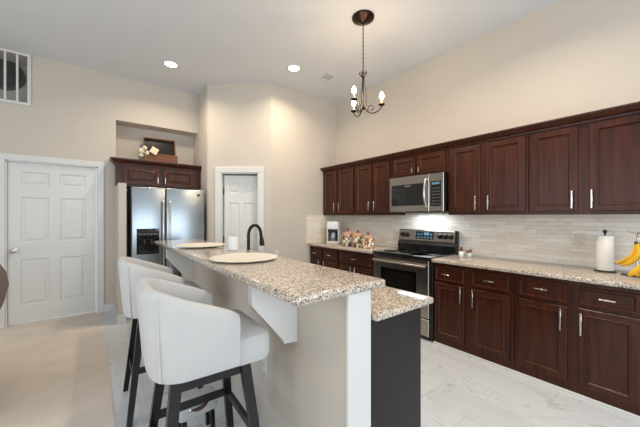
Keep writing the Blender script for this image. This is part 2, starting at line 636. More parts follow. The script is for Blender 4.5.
ZB, ZT = 1.385, 2.16
wall_unit('two-door dark wood wall cabinet above the coffee maker', 3.238, 4.030, ZB, ZT,
          [(3.652, 3.992, 1.415, 2.12, 3.690, 1.515, 0.14), (3.266, 3.614, 1.415, 2.12, 3.575, 1.515, 0.14)])
wall_unit('two-door dark wood wall cabinet left of the microwave', 2.530, 3.234, ZB, ZT,
          [(2.886, 3.208, 1.415, 2.12, 2.925, 1.515, 0.14), (2.565, 2.855, 1.415, 2.12, 2.875, 1.515, 0.14)][:1] +
          [(2.565, 2.855, 1.415, 2.12, 2.822, 1.515, 0.14)])
wall_unit('short two-door dark wood cabinet directly above the microwave', 1.742, 2.526, 1.872, ZT,
          [(2.162, 2.505, 1.89, 2.12, 2.192, 1.945, 0.065), (1.770, 2.133, 1.89, 2.12, 2.098, 1.945, 0.065)])
wall_unit('two-door dark wood wall cabinet right of the microwave', 0.962, 1.738, ZB, ZT,
          [(1.390, 1.700, 1.415, 2.12, 1.425, 1.51, 0.15), (0.984, 1.336, 1.415, 2.12, 1.300, 1.51, 0.15)])
wall_unit('two-door dark wood wall cabinet above the paper towels', 0.100, 0.958, ZB, ZT,
          [(0.612, 0.937, 1.415, 2.12, 0.642, 1.51, 0.15), (0.180, 0.536, 1.415, 2.12, 0.519, 1.51, 0.15)])

# crown moulding run
prof = [(3.20, 2.135), (3.188, 2.135), (3.185, 2.150), (3.165, 2.158), (3.150, 2.172), (3.140, 2.186), (3.130, 2.188), (3.128, 2.202), (3.20, 2.202)]
m = MB()
m.prism([(x, 0.10, z) for x, z in prof], (0, 3.93, 0))
tag(m.build('crown_moulding', 'wood'), 'dark wood crown moulding along the top of the long row of wall cabinets', 'moulding')

LF = 2.90


def base_unit(label, y0, y1, fronts):
    t = thing('base_cabinet', label, 'cabinet')
    MB().box(LF + 0.02, XR - 0.03, y0, y1, 0.0, 0.878, 0.002, 1).build('carcass', 'wood', t)
    for kind, a, b_, z0, z1, hy, hz in fronts:
        if kind == 'drawer':
            d = panel_door(a, b_, z0, z1, LF, 'drawer', t, rail=0.022)
            handle(d, 'y', hy, hz, LF, 0.088)
        else:
            d = panel_door(a, b_, z0, z1, LF, 'door', t)
            handle(d, 'z', hy, hz, LF, 0.17)
    return t


base_unit('dark wood base cabinet under the coffee maker, with two drawers over two doors', 3.290, 4.030, [
    ('drawer', 3.705, 3.995, 0.69, 0.84, 3.86, 0.765), ('drawer', 3.320, 3.655, 0.69, 0.84, 3.50, 0.765),
    ('door', 3.705, 3.995, 0.09, 0.665, 3.745, 0.575), ('door', 3.320, 3.655, 0.09, 0.665, 3.615, 0.575)])
base_unit('dark wood base cabinet under the canisters, with one wide drawer over two doors', 2.600, 3.286, [
    ('drawer', 2.630, 3.260, 0.69, 0.84, 2.95, 0.765),
    ('door', 2.972, 3.260, 0.09, 0.665, 3.005, 0.575), ('door', 2.630, 2.955, 0.09, 0.665, 2.925, 0.575)])
base_unit('dark wood base cabinet right of the stove, with two drawers over two doors', 0.986, 1.750, [
    ('drawer', 1.415, 1.728, 0.69, 0.84, 1.60, 0.765), ('drawer', 1.018, 1.345, 0.69, 0.84, 1.18, 0.768),
    ('door', 1.415, 1.728, 0.09, 0.665, 1.444, 0.585), ('door', 1.018, 1.345, 0.09, 0.665, 1.325, 0.575)])
base_unit('dark wood base cabinet under the paper towels, with two drawers over two doors', 0.150, 0.982, [
    ('drawer', 0.620, 0.952, 0.69, 0.84, 0.785, 0.775), ('drawer', 0.235, 0.550, 0.70, 0.84, 0.392, 0.772),
    ('door', 0.620, 0.952, 0.09, 0.665, 0.655, 0.565), ('door', 0.235, 0.550, 0.08, 0.675, 0.534, 0.562)])
struct(MB().box(LF + 0.006, LF + 0.02, 0.15, 1.75, 0, 0.022, 0.005, 2).build('trim_3', 'white'))

# granite worktops
tag(MB().box(2.862, XR - 0.012, 2.605, 4.021, 0.879, 0.915, 0.010, 3).build('countertop', 'granite', None, True),
    'speckled granite countertop under the coffee maker and canisters', 'countertop')
tag(MB().box(2.862, XR - 0.012, 0.12, 1.748, 0.879, 0.915, 0.010, 3).build('countertop', 'granite', None, True),
    'speckled granite countertop under the paper towels and bananas', 'countertop')

# ------------------------------------------------------------------ microwave
t = thing('microwave', 'stainless over-the-range microwave under the short wall cabinet', 'microwave')
Y0, Y1, Z0, Z1, XF = 1.744, 2.500, 1.425, 1.868, 3.105
MB().box(XF + 0.03, 3.485, Y0, Y1, Z0, Z1, 0.003, 1).build('housing', 'black', t)
fr = ((XF, 0, 0), (0, 1, 0), (0, 0, 1), (-1, 0, 0))
d = MB().rects(fr, [(1.925, Y1, Z0, Z1, -0.03), (1.925, Y1, Z0, Z1, -0.004), (1.929, Y1 - 0.004, Z0 + 0.004, Z1 - 0.004, 0)]).build('door', 'steel_h', t)
MB().rects(fr, [(1.985, Y1 - 0.035, 1.50, 1.765, -0.002), (1.985, Y1 - 0.035, 1.50, 1.765, 0.002), (1.99, Y1 - 0.04, 1.505, 1.76, 0.003)]).build('window', 'blackglass', d)
MB().box(XF - 0.005, XF - 0.003, 2.17, 2.26, 1.738, 1.748).build('badge', 'nickel', d)
# bowed handle
pts = [(XF - 0.012 - 0.042 * math.sin(PI * k / 12), 1.955, 1.475 + 0.335 * k / 12) for k in range(13)]
MB().tube(pts, 0.013, 10).build('handle', 'nickel', d, True)
p = MB().rects(fr, [(Y0, 1.922, Z0, Z1, -0.03), (Y0, 1.922, Z0, Z1, -0.004), (Y0 + 0.004, 1.918, Z0 + 0.004, Z1 - 0.004, 0)]).build('control_panel', 'steel_h', t)
MB().rects(fr, [(1.775, 1.905, 1.485, 1.775, -0.002), (1.775, 1.905, 1.485, 1.775, 0.002)]).build('keypad', 'blackglass', p)
for i in range(6):
    for j in range(3):
        y, z = 1.79 + j * 0.036, 1.505 + i * 0.036
        MB().box(XF - 0.0035, XF - 0.002, y, y + 0.02, z, z + 0.012).build('key', 'print', p)
MB().box(XF - 0.0035, XF - 0.002, 1.79, 1.885, 1.735, 1.762).build('clock_display', 'display', p)
MB().box(XF + 0.02, XF + 0.34, Y0 + 0.05, Y1 - 0.05, Z0 - 0.012, Z0 - 0.0005).build('grease_filter', 'darkgrey', t)
l = area_light('cooktop_lamp', (3.30, 2.12, Z0 - 0.02), (0, 0, 0), 0.12, 0.40, 3, (0.82, 0.91, 1.0))

# ------------------------------------------------------------------ stove
t = thing('stove', 'freestanding stainless range with black glass cooktop below the microwave', 'stove')
Y0, Y1, XF = 1.757, 2.590, 2.885
MB().box(XF + 0.022, 3.47, Y0, Y1, 0.02, 0.895, 0.003, 1).build('body', 'black', t)
MB().box(XF - 0.012, 3.40, Y0 - 0.003, Y1 + 0.004, 0.897, 0.925, 0.006, 2).build('cooktop', 'blackglass', t, True)
for bx, by, br in ((3.02, 2.40, 0.10), (3.02, 1.99, 0.12), (3.25, 2.40, 0.08), (3.25, 1.99, 0.09)):
    MB().lathe([(br, 0.9251), (br, 0.9256), (br - 0.004, 0.9256), (br - 0.004, 0.9251)], (bx, by, 0), 32).build('burner_ring', 'darkgrey', t)
fr = ((XF, 0, 0), (0, 1, 0), (0, 0, 1), (-1, 0, 0))
d = MB().rects(fr, [(Y0 + 0.035, Y1, 0.245, 0.885, -0.03), (Y0 + 0.035, Y1, 0.245, 0.885, -0.005), (Y0 + 0.040, Y1 - 0.005, 0.25, 0.88, 0)]).build('oven_door', 'steel_h', t)
w = MB().rects(fr, [(1.945, 2.455, 0.36, 0.735, -0.002), (1.945, 2.455, 0.36, 0.735, 0.003)]).build('oven_window', 'blackglass', d)
MB().rects(fr, [(1.985, 2.415, 0.395, 0.70, 0.001), (1.985, 2.415, 0.395, 0.70, 0.0045)]).build('glass_pane', 'ovenglass', w)
m = MB().tube([(XF - 0.045, Y0 + 0.04, 0.82), (XF - 0.045, Y1 - 0.04, 0.82)], 0.014, 12)
for y in (Y0 + 0.09, Y1 - 0.09):
    m.tube([(XF - 0.045, y, 0.82), (XF, y, 0.82)], 0.010, 10)
m.build('oven_handle', 'steel_h', d, True)
d = MB().rects(fr, [(Y0 + 0.035, Y1, 0.05, 0.235, -0.03), (Y0 + 0.035, Y1, 0.05, 0.235, -0.005), (Y0 + 0.040, Y1 - 0.005, 0.055, 0.23, 0)]).build('drawer', 'steel_h', t)
MB().box(XF - 0.004, XF + 0.001, Y0 + 0.15, Y1 - 0.15, 0.205, 0.215).build('finger_slot', 'black', d)
# backguard
m = MB()
m.prism([(3.402, Y0, 0.895), (3.47, Y0, 0.895), (3.486, Y0, 1.19), (3.44, Y0, 1.19), (3.425, Y0, 1.04), (3.402, Y0, 1.00)], (0, Y1 - Y0, 0))
g = m.build('backguard', 'black', t)
e1, e2 = Vector((3.4235, 0, 1.045)), Vector((3.4370, 0, 1.186))
vv = (e2 - e1).normalized()
nn = Vector((-vv.z, 0, vv.x))
frg = (e1, (0, 1, 0), vv, nn)
H = (e2 - e1).length
MB().rects(frg, [(Y0 + 0.022, Y1 - 0.008, 0, H, -0.001), (Y0 + 0.022, Y1 - 0.008, 0, H, 0.005), (Y0 + 0.026, Y1 - 0.016, 0.004, H - 0.004, 0.007)]).build('control_fascia', 'steel_h', g)
pan = MB().rects(frg, [(2.055, 2.315, 0.025, 0.125, 0.006), (2.055, 2.315, 0.025, 0.125, 0.0095)]).build('display_panel', 'blackglass', g)
for i in range(5):
    for j in range(2):
        if 1 <= i <= 2 and j == 1:
            continue
        MB().rects(frg, [(2.075 + i * 0.046, 2.10 + i * 0.046, 0.04 + j * 0.04, 0.056 + j * 0.04, 0.009), (2.075 + i * 0.046, 2.10 + i * 0.046, 0.04 + j * 0.04, 0.056 + j * 0.04, 0.011)]).build('key', 'display', pan)
m = MB()
m.rects(frg, [(2.115, 2.19, 0.078, 0.112, 0.009), (2.115, 2.19, 0.078, 0.112, 0.011)])
m.build('clock_display', 'display', pan)
for y in (2.52, 2.45, 1.965, 1.895, 1.825):
    c = e1 + vv * 0.072
    q = [(0.031, 0.0), (0.031, 0.010), (0.024, 0.014), (0.021, 0.038), (0.015, 0.041), (0, 0.041)]
    kb = MB().lathe(q, seg=18).build('knob', 'black', g, True)
    kb.rotation_euler = nn.to_track_quat('Z', 'Y').to_euler()
    kb.location = (c.x + nn.x * 0.007, y, c.z + nn.z * 0.007)
for y in (Y0 + 0.05, Y1 - 0.05):
    for x in (2.97, 3.42):
        MB().lathe([(0.018, 0), (0.018, 0.02)], (x, y, 0), 10).build('foot', 'black', t)

# ------------------------------------------------------------------ refrigerator and the cabinet above it
t = thing('refrigerator', 'stainless side-by-side refrigerator in the wall recess', 'refrigerator')
X0, X1, YD = 0.405, 1.352, 4.62
MB().box(X0 + 0.008, X1 - 0.008, 4.71, 5.40, 0.02, 1.755, 0.004, 1).build('case', 'black', t)
MB().box(X0 + 0.02, X1 - 0.02, 4.70, 4.74, 0.02, 0.10).build('toe_grille', 'black', t)


def fridge_door(a, b_):
    return MB().box(a, b_, YD, 4.70, 0.11, 1.768, 0.014, 3).build('door', 'steel', t, True)


dl = fridge_door(X0, 0.820)
dr = fridge_door(0.828, X1)
for dd, hx in ((dl, 0.785), (dr, 0.866)):
    m = MB()
    m.tube([(hx, YD - 0.02, 0.62), (hx, YD - 0.05, 0.66), (hx, YD - 0.05, 1.55), (hx, YD - 0.02, 1.59)], 0.013, 10)
    for z in (0.64, 1.57):
        m.tube([(hx, YD - 0.045, z), (hx, YD + 0.004, z)], 0.012, 8)
    m.build('handle', 'nickel', dd, True)
fr = ((0, YD, 0), (1, 0, 0), (0, 0, 1), (0, -1, 0))
dp = MB().rects(fr, [(0.468, 0.738, 0.85, 1.20, -0.002), (0.468, 0.738, 0.85, 1.20, 0.006), (0.474, 0.732, 0.856, 1.194, 0.008),
                     (0.486, 0.720, 0.872, 1.07, 0.008), (0.492, 0.714, 0.880, 1.06, 0.002)]).build('dispenser', 'blackglass', dl)
m = MB()
for i in range(5):
    m.box(0.492 + i * 0.045, 0.520 + i * 0.045, YD - 0.0095, YD - 0.0075, 1.12, 1.135)
m.build('button_print', 'print', dp)
for x in (0.56, 0.645):
    MB().tube([(x, YD - 0.012, 1.055), (x, YD - 0.02, 0.99)], 0.016, 10).build('spout', 'darkgrey', dp, True)
MB().box(0.50, 0.706, YD - 0.02, YD - 0.002, 0.876, 0.886).build('drip_tray', 'darkgrey', dp)
MB().box(1.245, 1.28, YD - 0.002, YD + 0.001, 1.665, 1.70).build('badge', 'darkgrey', dr)

t = thing('over_fridge_cabinet', 'short two-door dark wood cabinet above the refrigerator', 'cabinet')
YC = 5.0
m = MB()
m.box(0.258, 1.402, YC + 0.012, YF - 0.003, 1.80, 2.12)
m.box(0.276, 1.402, YF - 0.003, 5.47, 1.80, 2.12)
m.build('carcass', 'wood', t)


def front_door(x0, x1, z0, z1, yf, parent, hx, hz):
    fr = ((0, yf, 0), (1, 0, 0), (0, 0, 1), (0, -1, 0))

    def L(a, d):
        return (x0 + a, x1 - a, z0 + a, z1 - a, d)
    r = 0.055
    d = MB().rects(fr, [L(0, -0.02), L(0, -0.003), L(0.003, 0), L(r - 0.008, 0), L(r - 0.004, 0.002), L(r, -0.001), L(r + 0.008, -0.009), L(r + 0.016, -0.009), L(r + 0.03, -0.004)]).build('door', 'wood', parent)
    m = MB().box(hx - 0.006, hx + 0.006, yf - 0.032, yf - 0.024, hz - 0.045, hz + 0.045, 0.002, 1)
    for s in (-0.03, 0.03):
        m.tube([(hx, yf - 0.026, hz + s), (hx, yf, hz + s)], 0.004)
    m.build('handle', 'nickel', d)


front_door(0.345, 0.805, 1.825, 2.085, YC - 0.01, t, 0.778, 1.905)
front_door(0.850, 1.300, 1.825, 2.085, YC - 0.01, t, 0.877, 1.905)
# crown: front run and short left return
prof = [(0.0, 2.105), (0.012, 2.105), (0.016, 2.125), (0.04, 2.145), (0.052, 2.165), (0.064, 2.170), (0.066, 2.188), (0.0, 2.188)]
m = MB()
L0 = [(0.258 - a, YC + 0.012 - a, z) for a, z in prof]
L1 = [(1.402, YC + 0.012 - a, z) for a, z in prof]
Lw = [(0.258 - a, YF - 0.003, z) for a, z in prof]
m.loft([Lw, L0, L1])
m.build('crown', 'wood', t)
MB().box(0.276, 1.402, YC + 0.02, 5.47, 2.121, 2.188).build('top_board', 'wood', t)

# open keepsake box with flowers on top
t = thing('wooden_box', 'brown wooden box with lid open, on top of the cabinet above the refrigerator', 'box', (0.85, 5.22, 2.1885), math.radians(-2))
m = MB()
hw, dp, hh = 0.228, 0.11, 0.145
m.box(-hw, hw, -dp, -dp + 0.014, 0, hh)
m.box(-hw, hw, dp - 0.014, dp, 0, hh)
m.box(-hw, -hw + 0.014, -dp + 0.014, dp - 0.014, 0, hh)
m.box(hw - 0.014, hw, -dp + 0.014, dp - 0.014, 0, hh)
m.box(-hw + 0.014, hw - 0.014, -dp + 0.014, dp - 0.014, 0, 0.012)
m.build('body', 'boxwood', t)
m = MB()
for z in (0.0, 0.119):
    m.box(-hw - 0.006, hw + 0.006, -dp - 0.006, -dp - 0.0002, z, z + 0.016, 0.002, 1)
m.build('rim', 'boxwood', t)
lid = MB()
lh = 0.275
lid.box(-hw, hw, 0.010, 0.022, 0, lh)
lid.box(-hw, hw, -0.05, 0.010, lh - 0.014, lh)
lid.box(-hw, -hw + 0.014, -0.05, 0.010, 0, lh - 0.014)
lid.box(hw - 0.014, hw, -0.05, 0.010, 0, lh - 0.014)
lid = lid.build('lid', 'boxwood', t)
lid.location = (0, dp - 0.012, hh + 0.004)
lid.rotation_euler = (math.radians(-8), 0, 0)
MB().box(-hw + 0.016, hw - 0.016, 0.004, 0.0095, 0.002, lh - 0.016).build('lining', 'black', lid)

t = thing('flower_spray', 'cream artificial flowers spilling over the left end of the open wooden box', 'flowers', (0.635, 5.09, 2.207))
heads = [(-0.055, 0.00, 0.145, 0.036), (-0.015, -0.02, 0.185, 0.028), (0.012, 0.01, 0.12, 0.032), (-0.06, 0.0, 0.075, 0.026)]
for hx, hy, hz, r in heads:
    m = MB()
    for i in range(6):
        a = 2 * PI * i / 6
        m.ball((hx + 0.6 * r * math.cos(a), hy - 0.15 * r, hz + 0.6 * r * math.sin(a)), r * 0.55, (1, 0.6, 1), 8)
    m.ball((hx, hy - 0.3 * r, hz), r * 0.45, (1, 0.8, 1), 8)
    m.build('bloom', 'petal', t, True)
m = MB()
for hx, hy, hz, r in heads:
    m.tube([(0.02, 0.0, -0.018), (0.3 * hx, hy * 0.5, 0.45 * hz), (hx, hy, hz)], 0.003, 6)
m.build('stems', 'leaf', t)
tag(MB().box(-0.05, 0.05, -0.003, 0.003, -0.05, 0.05, 0.001, 1).build('note_card', 'petal', None, False, (0.745, 5.085, 2.37)),
    'small square cream card tilted on the front of the open wooden box', 'card')
bpy.data.objects['note_card'].rotation_euler = (math.radians(-6), math.radians(28), 0)

# ------------------------------------------------------------------ island
struct(MB().box(0.893, 1.030, 0.952, 4.02, 0, 1.028).build('wall_island', 'wall'))
struct(MB().box(0.882, 1.029, 0.934, 0.951, 0, 1.026, 0.003, 1).build('trim_4', 'white'))
tag(MB().box(0.594, 1.110, 0.910, 4.06, 1.030, 1.070, 0.014, 4).build('bar_countertop', 'granite', None, True),
    'raised speckled granite bar top of the island, carrying the two round placemats', 'countertop')
tag(MB().box(1.036, 1.515, 0.905, 3.95, 0.879, 0.916, 0.012, 4).build('island_countertop', 'granite', None, True),
    'lower speckled granite countertop on the kitchen side of the island, with the faucet', 'countertop')
t = thing('island_cabinet', 'dark wood island base with a plain end panel beside the white post', 'cabinet')
MB().box(1.036, 1.455, 0.952, 3.90, 0.0, 0.878).build('carcass', 'espresso', t)
MB().box(1.036, 1.435, 0.938, 0.9515, 0.0, 0.876, 0.002, 1).build('end_panel', 'espresso', t)
for i in range(5):
    y0 = 0.99 + i * 0.58
    fr = ((1.475, 0, 0), (0, 1, 0), (0, 0, 1), (1, 0, 0))
    y1, z0, z1 = y0 + 0.54, 0.10, 0.84
    MB().rects(fr, [(y0, y1, z0, z1, -0.02), (y0, y1, z0, z1, -0.003), (y0 + .003, y1 - .003, z0 + .003, z1 - .003, 0), (y0 + .055, y1 - .055, z0 + .055, z1 - .055, 0), (y0 + .06, y1 - .06, z0 + .06, z1 - .06, -0.008)]).build('door', 'espresso', t)


def corbel(y, label):
    m = MB()
    out = [(0.8915, y, 1.028), (0.622, y, 1.028), (0.622, y, 0.925), (0.632, y, 0.912), (0.80, y, 0.712), (0.808, y, 0.690), (0.8915, y, 0.682)]
    m.prism(out, (0, 0.045, 0))
    return tag(m.build('corbel', 'white'), label, 'bracket', None)


corbel(1.35, 'white triangular bracket under the near end of the bar top')
corbel(3.46, 'white triangular bracket under the far end of the bar top, near the refrigerator')


def outlet(name, label, M4, mat='white'):
    """cover plate in local xz, facing -y"""
    t = thing(name, label, 'outlet')
    MB().box(-0.036, 0.036, -0.006, -0.0004, -0.058, 0.058, 0.003, 2).build('cover_plate', mat, t)
    for z in (0.02, -0.02):
        s = MB().box(-0.017, 0.017, -0.009, -0.0062, z - 0.014, z + 0.014, 0.003, 2).build('socket', mat, t)
        m = MB()
        for x in (-0.006, 0.006):
            m.box(x - 0.001, x + 0.001, -0.0098, -0.0091, z - 0.004, z + 0.006)
        m.build('slot', 'darkgrey', s)
    t.matrix_world = M4
    return t


def at(loc, rz):
    return Matrix.Translation(loc) @ Matrix.Rotation(rz, 4, 'Z')


outlet('wall_outlet', 'cover plate low on the island wall beside the near stool seat', at((0.893, 1.74, 0.41), -PI / 2), 'white')
outlet('wall_outlet', 'small outlet on the plain wall right of the closet door', at((2.27, 4.033, 0.78), 0), 'white')
outlet('wall_outlet', 'almond outlet set in the stone backsplash left of the paper towels', at((3.488, 0.645, 1.155), -PI / 2), 'almond')

# placemats
scal = lambda s: 1 + 0.025 * abs(math.sin(12 * PI * s))


def placemat(loc, r, label):
    m = MB().lathe([(0.55 * r, 0.0), (r * 0.97, 0.012), (r, 0.016), (r * 0.98, 0.019), (0.82 * r, 0.016), (0.78 * r, 0.013), (0, 0.013)], seg=72, rfun=scal)
    return tag(m.build('placemat', 'bone', None, True, loc), label, 'placemat', 'round placemats on the bar')


placemat((0.832, 1.93, 1.0702), 0.225, 'round cream scalloped placemat nearer the front of the bar, beside the faucet')
placemat((0.850, 3.02, 1.0702), 0.222, 'round cream scalloped placemat at the far end of the bar by the refrigerator')

tag(MB().lathe([(0.038, 0), (0.044, 0.006), (0.047, 0.06), (0.045, 0.118), (0.043, 0.12), (0.041, 0.118), (0.042, 0.02), (0, 0.014)], seg=28).build(
    'cup', 'porcelain', None, True, (0.975, 2.50, 1.0702)), 'plain white cup standing on the bar top left of the faucet', 'cup')

# faucet
t = thing('faucet', 'dark bronze gooseneck faucet rising behind the bar top', 'faucet', (1.20, 2.68, 0.916))
MB().lathe([(0.032, 0), (0.032, 0.008), (0.024, 0.016), (0.021, 0.05), (0.019, 0.09), (0, 0.09)], seg=20).build('base', 'bronze', t, True)
pts = [(0, 0, 0.085), (0, 0, 0.27)] + [(0.066 - 0.066 * math.cos(PI * k / 10), 0, 0.27 + 0.095 * math.sin(PI * k / 10)) for k in range(1, 11)]
pts.append((0.136, 0, 0.245))
MB().tube(pts, 0.0155, 12).build('spout', 'bronze', t, True)
MB().tube([(0.136, 0, 0.245), (0.139, 0, 0.22), (0.145, 0, 0.165), (0.145, 0, 0.158)], [0.017, 0.021, 0.026, 0.020], 14).build('spray_head', 'bronze', t, True)
MB().tube([(0, -0.018, 0.06), (0, -0.05, 0.075), (0.0, -0.10, 0.115)], [0.010, 0.008, 0.007], 10).build('lever', 'bronze', t, True)

# ------------------------------------------------------------------ bar stools


def bar_stool(label, loc):
    t = thing('bar_stool', label, 'bar stool', loc, math.radians(-2), 'bar stools')
    # shell: an upholstered tub back, open to +x
    hw, xb, xf, rc = 0.25, -0.270, 0.09, 0.15
    path = []

    def add(x, y, nx, ny):
        path.append((x, y, nx, ny))
    for k in range(7):
        add(xf + (xb + rc - xf) * k / 6, -hw, 0, -1)
    for k in range(1, 9):
        a = PI / 2 * k / 8
        add(xb + rc - rc * math.sin(a), -hw + rc - rc * math.cos(a), -math.sin(a), -math.cos(a))
    for k in range(1, 6):
        add(xb, -hw + rc + (2 * hw - 2 * rc) * k / 6, -1, 0)
    for x, y, nx, ny in list(reversed(path[:15])):
        add(x, -y, nx, -ny)
    loops = []
    for x, y, nx, ny in path:
        s = min(1, max(0, (xf - x) / (xf - xb)))
        ss = s ** 0.85
        zt = 0.925 + 0.145 * ss
        lean = 0.02 * max(0.0, -nx)
        sec = [(0.055, 0.695), (0.03, 0.680), (0.008, 0.690), (0.0, 0.715), (0, 0.80), (-0.004, zt - 0.05), (0.001, zt - 0.018), (0.014, zt - 0.003),
               (0.029, zt), (0.046, zt - 0.005), (0.056, zt - 0.022), (0.060, zt - 0.06), (0.062, 0.80), (0.060, 0.715)]
        loops.append([(x - nx * o_ + nx * lean * (z - 0.8) / 0.27, y - ny * o_, z) for o_, z in sec])
    MB().loft(loops).build('backrest', 'fabric', t, True)
    # welt seams where side panels meet the back panel
    for sgn in (-1, 1):
        i = 10 if sgn < 0 else len(path) - 11
        x, y, nx, ny = path[i]
        s = (xf - x) / (xf - xb)
        zt = 0.925 + 0.145 * s ** 0.85
        pts = [(x + nx * 0.003 + nx * 0.02 * max(0, -nx) * (z - 0.8) / 0.27, y + ny * 0.003, z) for z in [0.70, 0.75, 0.8, 0.87, 0.94, zt - 0.02]]
        MB().tube(pts, 0.005, 8).build('piping', 'fabric', t, True)
    # seat cushion
    m = MB()

    def ring(k, z):
        x0, x1, w, w2, r = -0.18, 0.262, 0.186, 0.235, 0.05
        pts = [(x1 - r + r * math.cos(PI / 2 * i / 6), w2 - r + r * math.sin(PI / 2 * i / 6)) for i in range(7)]
        pts += [(0.16, w2), (0.11, w2), (0.096, w2 - 0.004), (0.088, w + 0.004), (0.05, w), (-0.06, w), (x0 + 0.03, w), (x0, w - 0.03)]
        full = pts + [(x, -y) for x, y in reversed(pts)]
        return [(0.04 + (x - 0.04) * k, y * k, z) for x, y in full]
    m.loft([ring(0.88, 0.672), ring(0.965, 0.680), ring(1.0, 0.700), ring(1.0, 0.775), ring(0.965, 0.800), ring(0.86, 0.815), ring(0.6, 0.822)])
    m.build('seat', 'fabric', t, True)
    # apron
    m = MB()
    m.box(-0.145, 0.155, -0.170, -0.148, 0.615, 0.676)
    m.box(-0.145, 0.155, 0.148, 0.170, 0.615, 0.676)
    m.box(-0.155, -0.133, -0.148, 0.148, 0.615, 0.676)
    m.box(0.133, 0.155, -0.148, 0.148, 0.615, 0.676)
    m.build('apron', 'stoolwood', t)
    # splayed legs
    foot = {}
    for sx, sy in ((-1, -1), (-1, 1), (1, -1), (1, 1)):
        top = (-0.008 + sx * 0.150, sy * 0.160, 0.674)
        bot = (-0.008 + sx * 0.228, sy * 0.248, 0.0)
        foot[sx, sy] = lambda z, a=top, b_=bot: Vector(a).lerp(Vector(b_), 1 - z / 0.674)
        MB().bar(top, bot, 0.046, 0.042, 0.72).build('leg', 'stoolwood', t)
    for a, b_, z in (((1, -1), (1, 1), 0.33), ((-1, -1), (-1, 1), 0.27), ((-1, -1), (1, -1), 0.33), ((-1, 1), (1, 1), 0.33)):
        p, q = foot[a](z), foot[b_](z)
        m = MB()
        d = (q - p).normalized()
        n = Vector((-d.y, d.x, 0)) * 0.010
        zz = Vector((0, 0, 0.018))
        m.loft([[tuple(c + n * s1 + zz * s2) for s1, s2 in ((-1, -1), (1, -1), (1, 1), (-1, 1))] for c in (p, q)])
        m.build('stretcher', 'stoolwood', t)
    return t


st = bar_stool('cream linen tub-backed bar stool nearest the camera, at the front end of the bar', (0.446, 1.52, 0))
s2 = copy_tree(st)
s2.location = (0.432, 2.50, 0)
s2['label'] = 'cream linen tub-backed bar stool farther back along the bar, toward the refrigerator'

# small stool under the bar between the two bar stools
t = thing('footstool', 'small low white upholstered stool with brown pull handle, under the near bar stool', 'stool', (0.515, 1.93, 0), math.radians(6))
MB().box(-0.125, 0.125, -0.06, 0.06, 0.130, 0.260, 0.04, 4).build('seat', 'fabric', t, True)
pts = [(-0.055 + 0.11 * k / 10, -0.066 - 0.012 * math.sin(PI * k / 10), 0.205 + 0.02 * (k / 10) - 0.012 * math.sin(PI * k / 10)) for k in range(11)]
hd = MB().tube(pts, [0.004 + 0.007 * math.sin(PI * k / 10) for k in range(11)], 8).build('handle', 'leather', t, True)
rv = MB().lathe([(0.009, 0), (0.010, 0.003), (0.006, 0.006), (0, 0.007)], seg=14)
for x, z in ((0.058, 0.226), (-0.058, 0.204)):
    o = MB().lathe([(0.010, 0), (0.011, 0.004), (0.006, 0.007), (0, 0.008)], seg=14).build('rivet', 'nickel', hd, True)
    o.rotation_euler = (PI / 2, 0, 0)
    o.location = (x, -0.062, z)
for sx in (-1, 1):
    for sy in (-1, 1):
        MB().bar((sx * 0.085, sy * 0.035, 0.133), (sx * 0.09, sy * 0.04, 0), 0.026, 0.026, 0.8).build('leg', 'stoolwood', t)

# ------------------------------------------------------------------ chandelier
t = thing('chandelier', 'bronze three-arm candle chandelier hanging on a long rod', 'chandelier', (2.20, 2.11, 0))
MB().lathe([(0, 3.355), (0.02, 3.356), (0.035, 3.366), (0.075, 3.378), (0.112, 3.400), (0.115, 3.414), (0.112, CEIL - 0.0005), (0, CEIL - 0.0005)], seg=32).build('canopy', 'bronze', t, True)
m = MB().tube([(0, 0, 3.36), (0, 0, 2.84)], 0.0045, 8)
for i in range(12):
    m.ball((0, 0, 2.87 + i * 0.042), 0.007, (1, 1, 2.2), 6)
m.build('hanging_rod', 'bronze', t, True)
m = MB()
m.lathe([(0, 2.46), (0.012, 2.465), (0.022, 2.485), (0.012, 2.505), (0.007, 2.53), (0.008, 2.78), (0.016, 2.80), (0.010, 2.82), (0.014, 2.845), (0, 2.86)], seg=14)
m.build('stem', 'bronze', t, True)
m = MB()
for i in range(5):
    a = 2 * PI * i / 5
    pts = [(math.cos(a) * r, math.sin(a) * r, z) for r, z in ((0.010, 2.80), (0.030, 2.815), (0.040, 2.84), (0.030, 2.855), (0.022, 2.84))]
    m.tube(pts, 0.0045, 6)
m.build('leaf_collar', 'bronze', t, True)
camright = -math.radians(37.83)
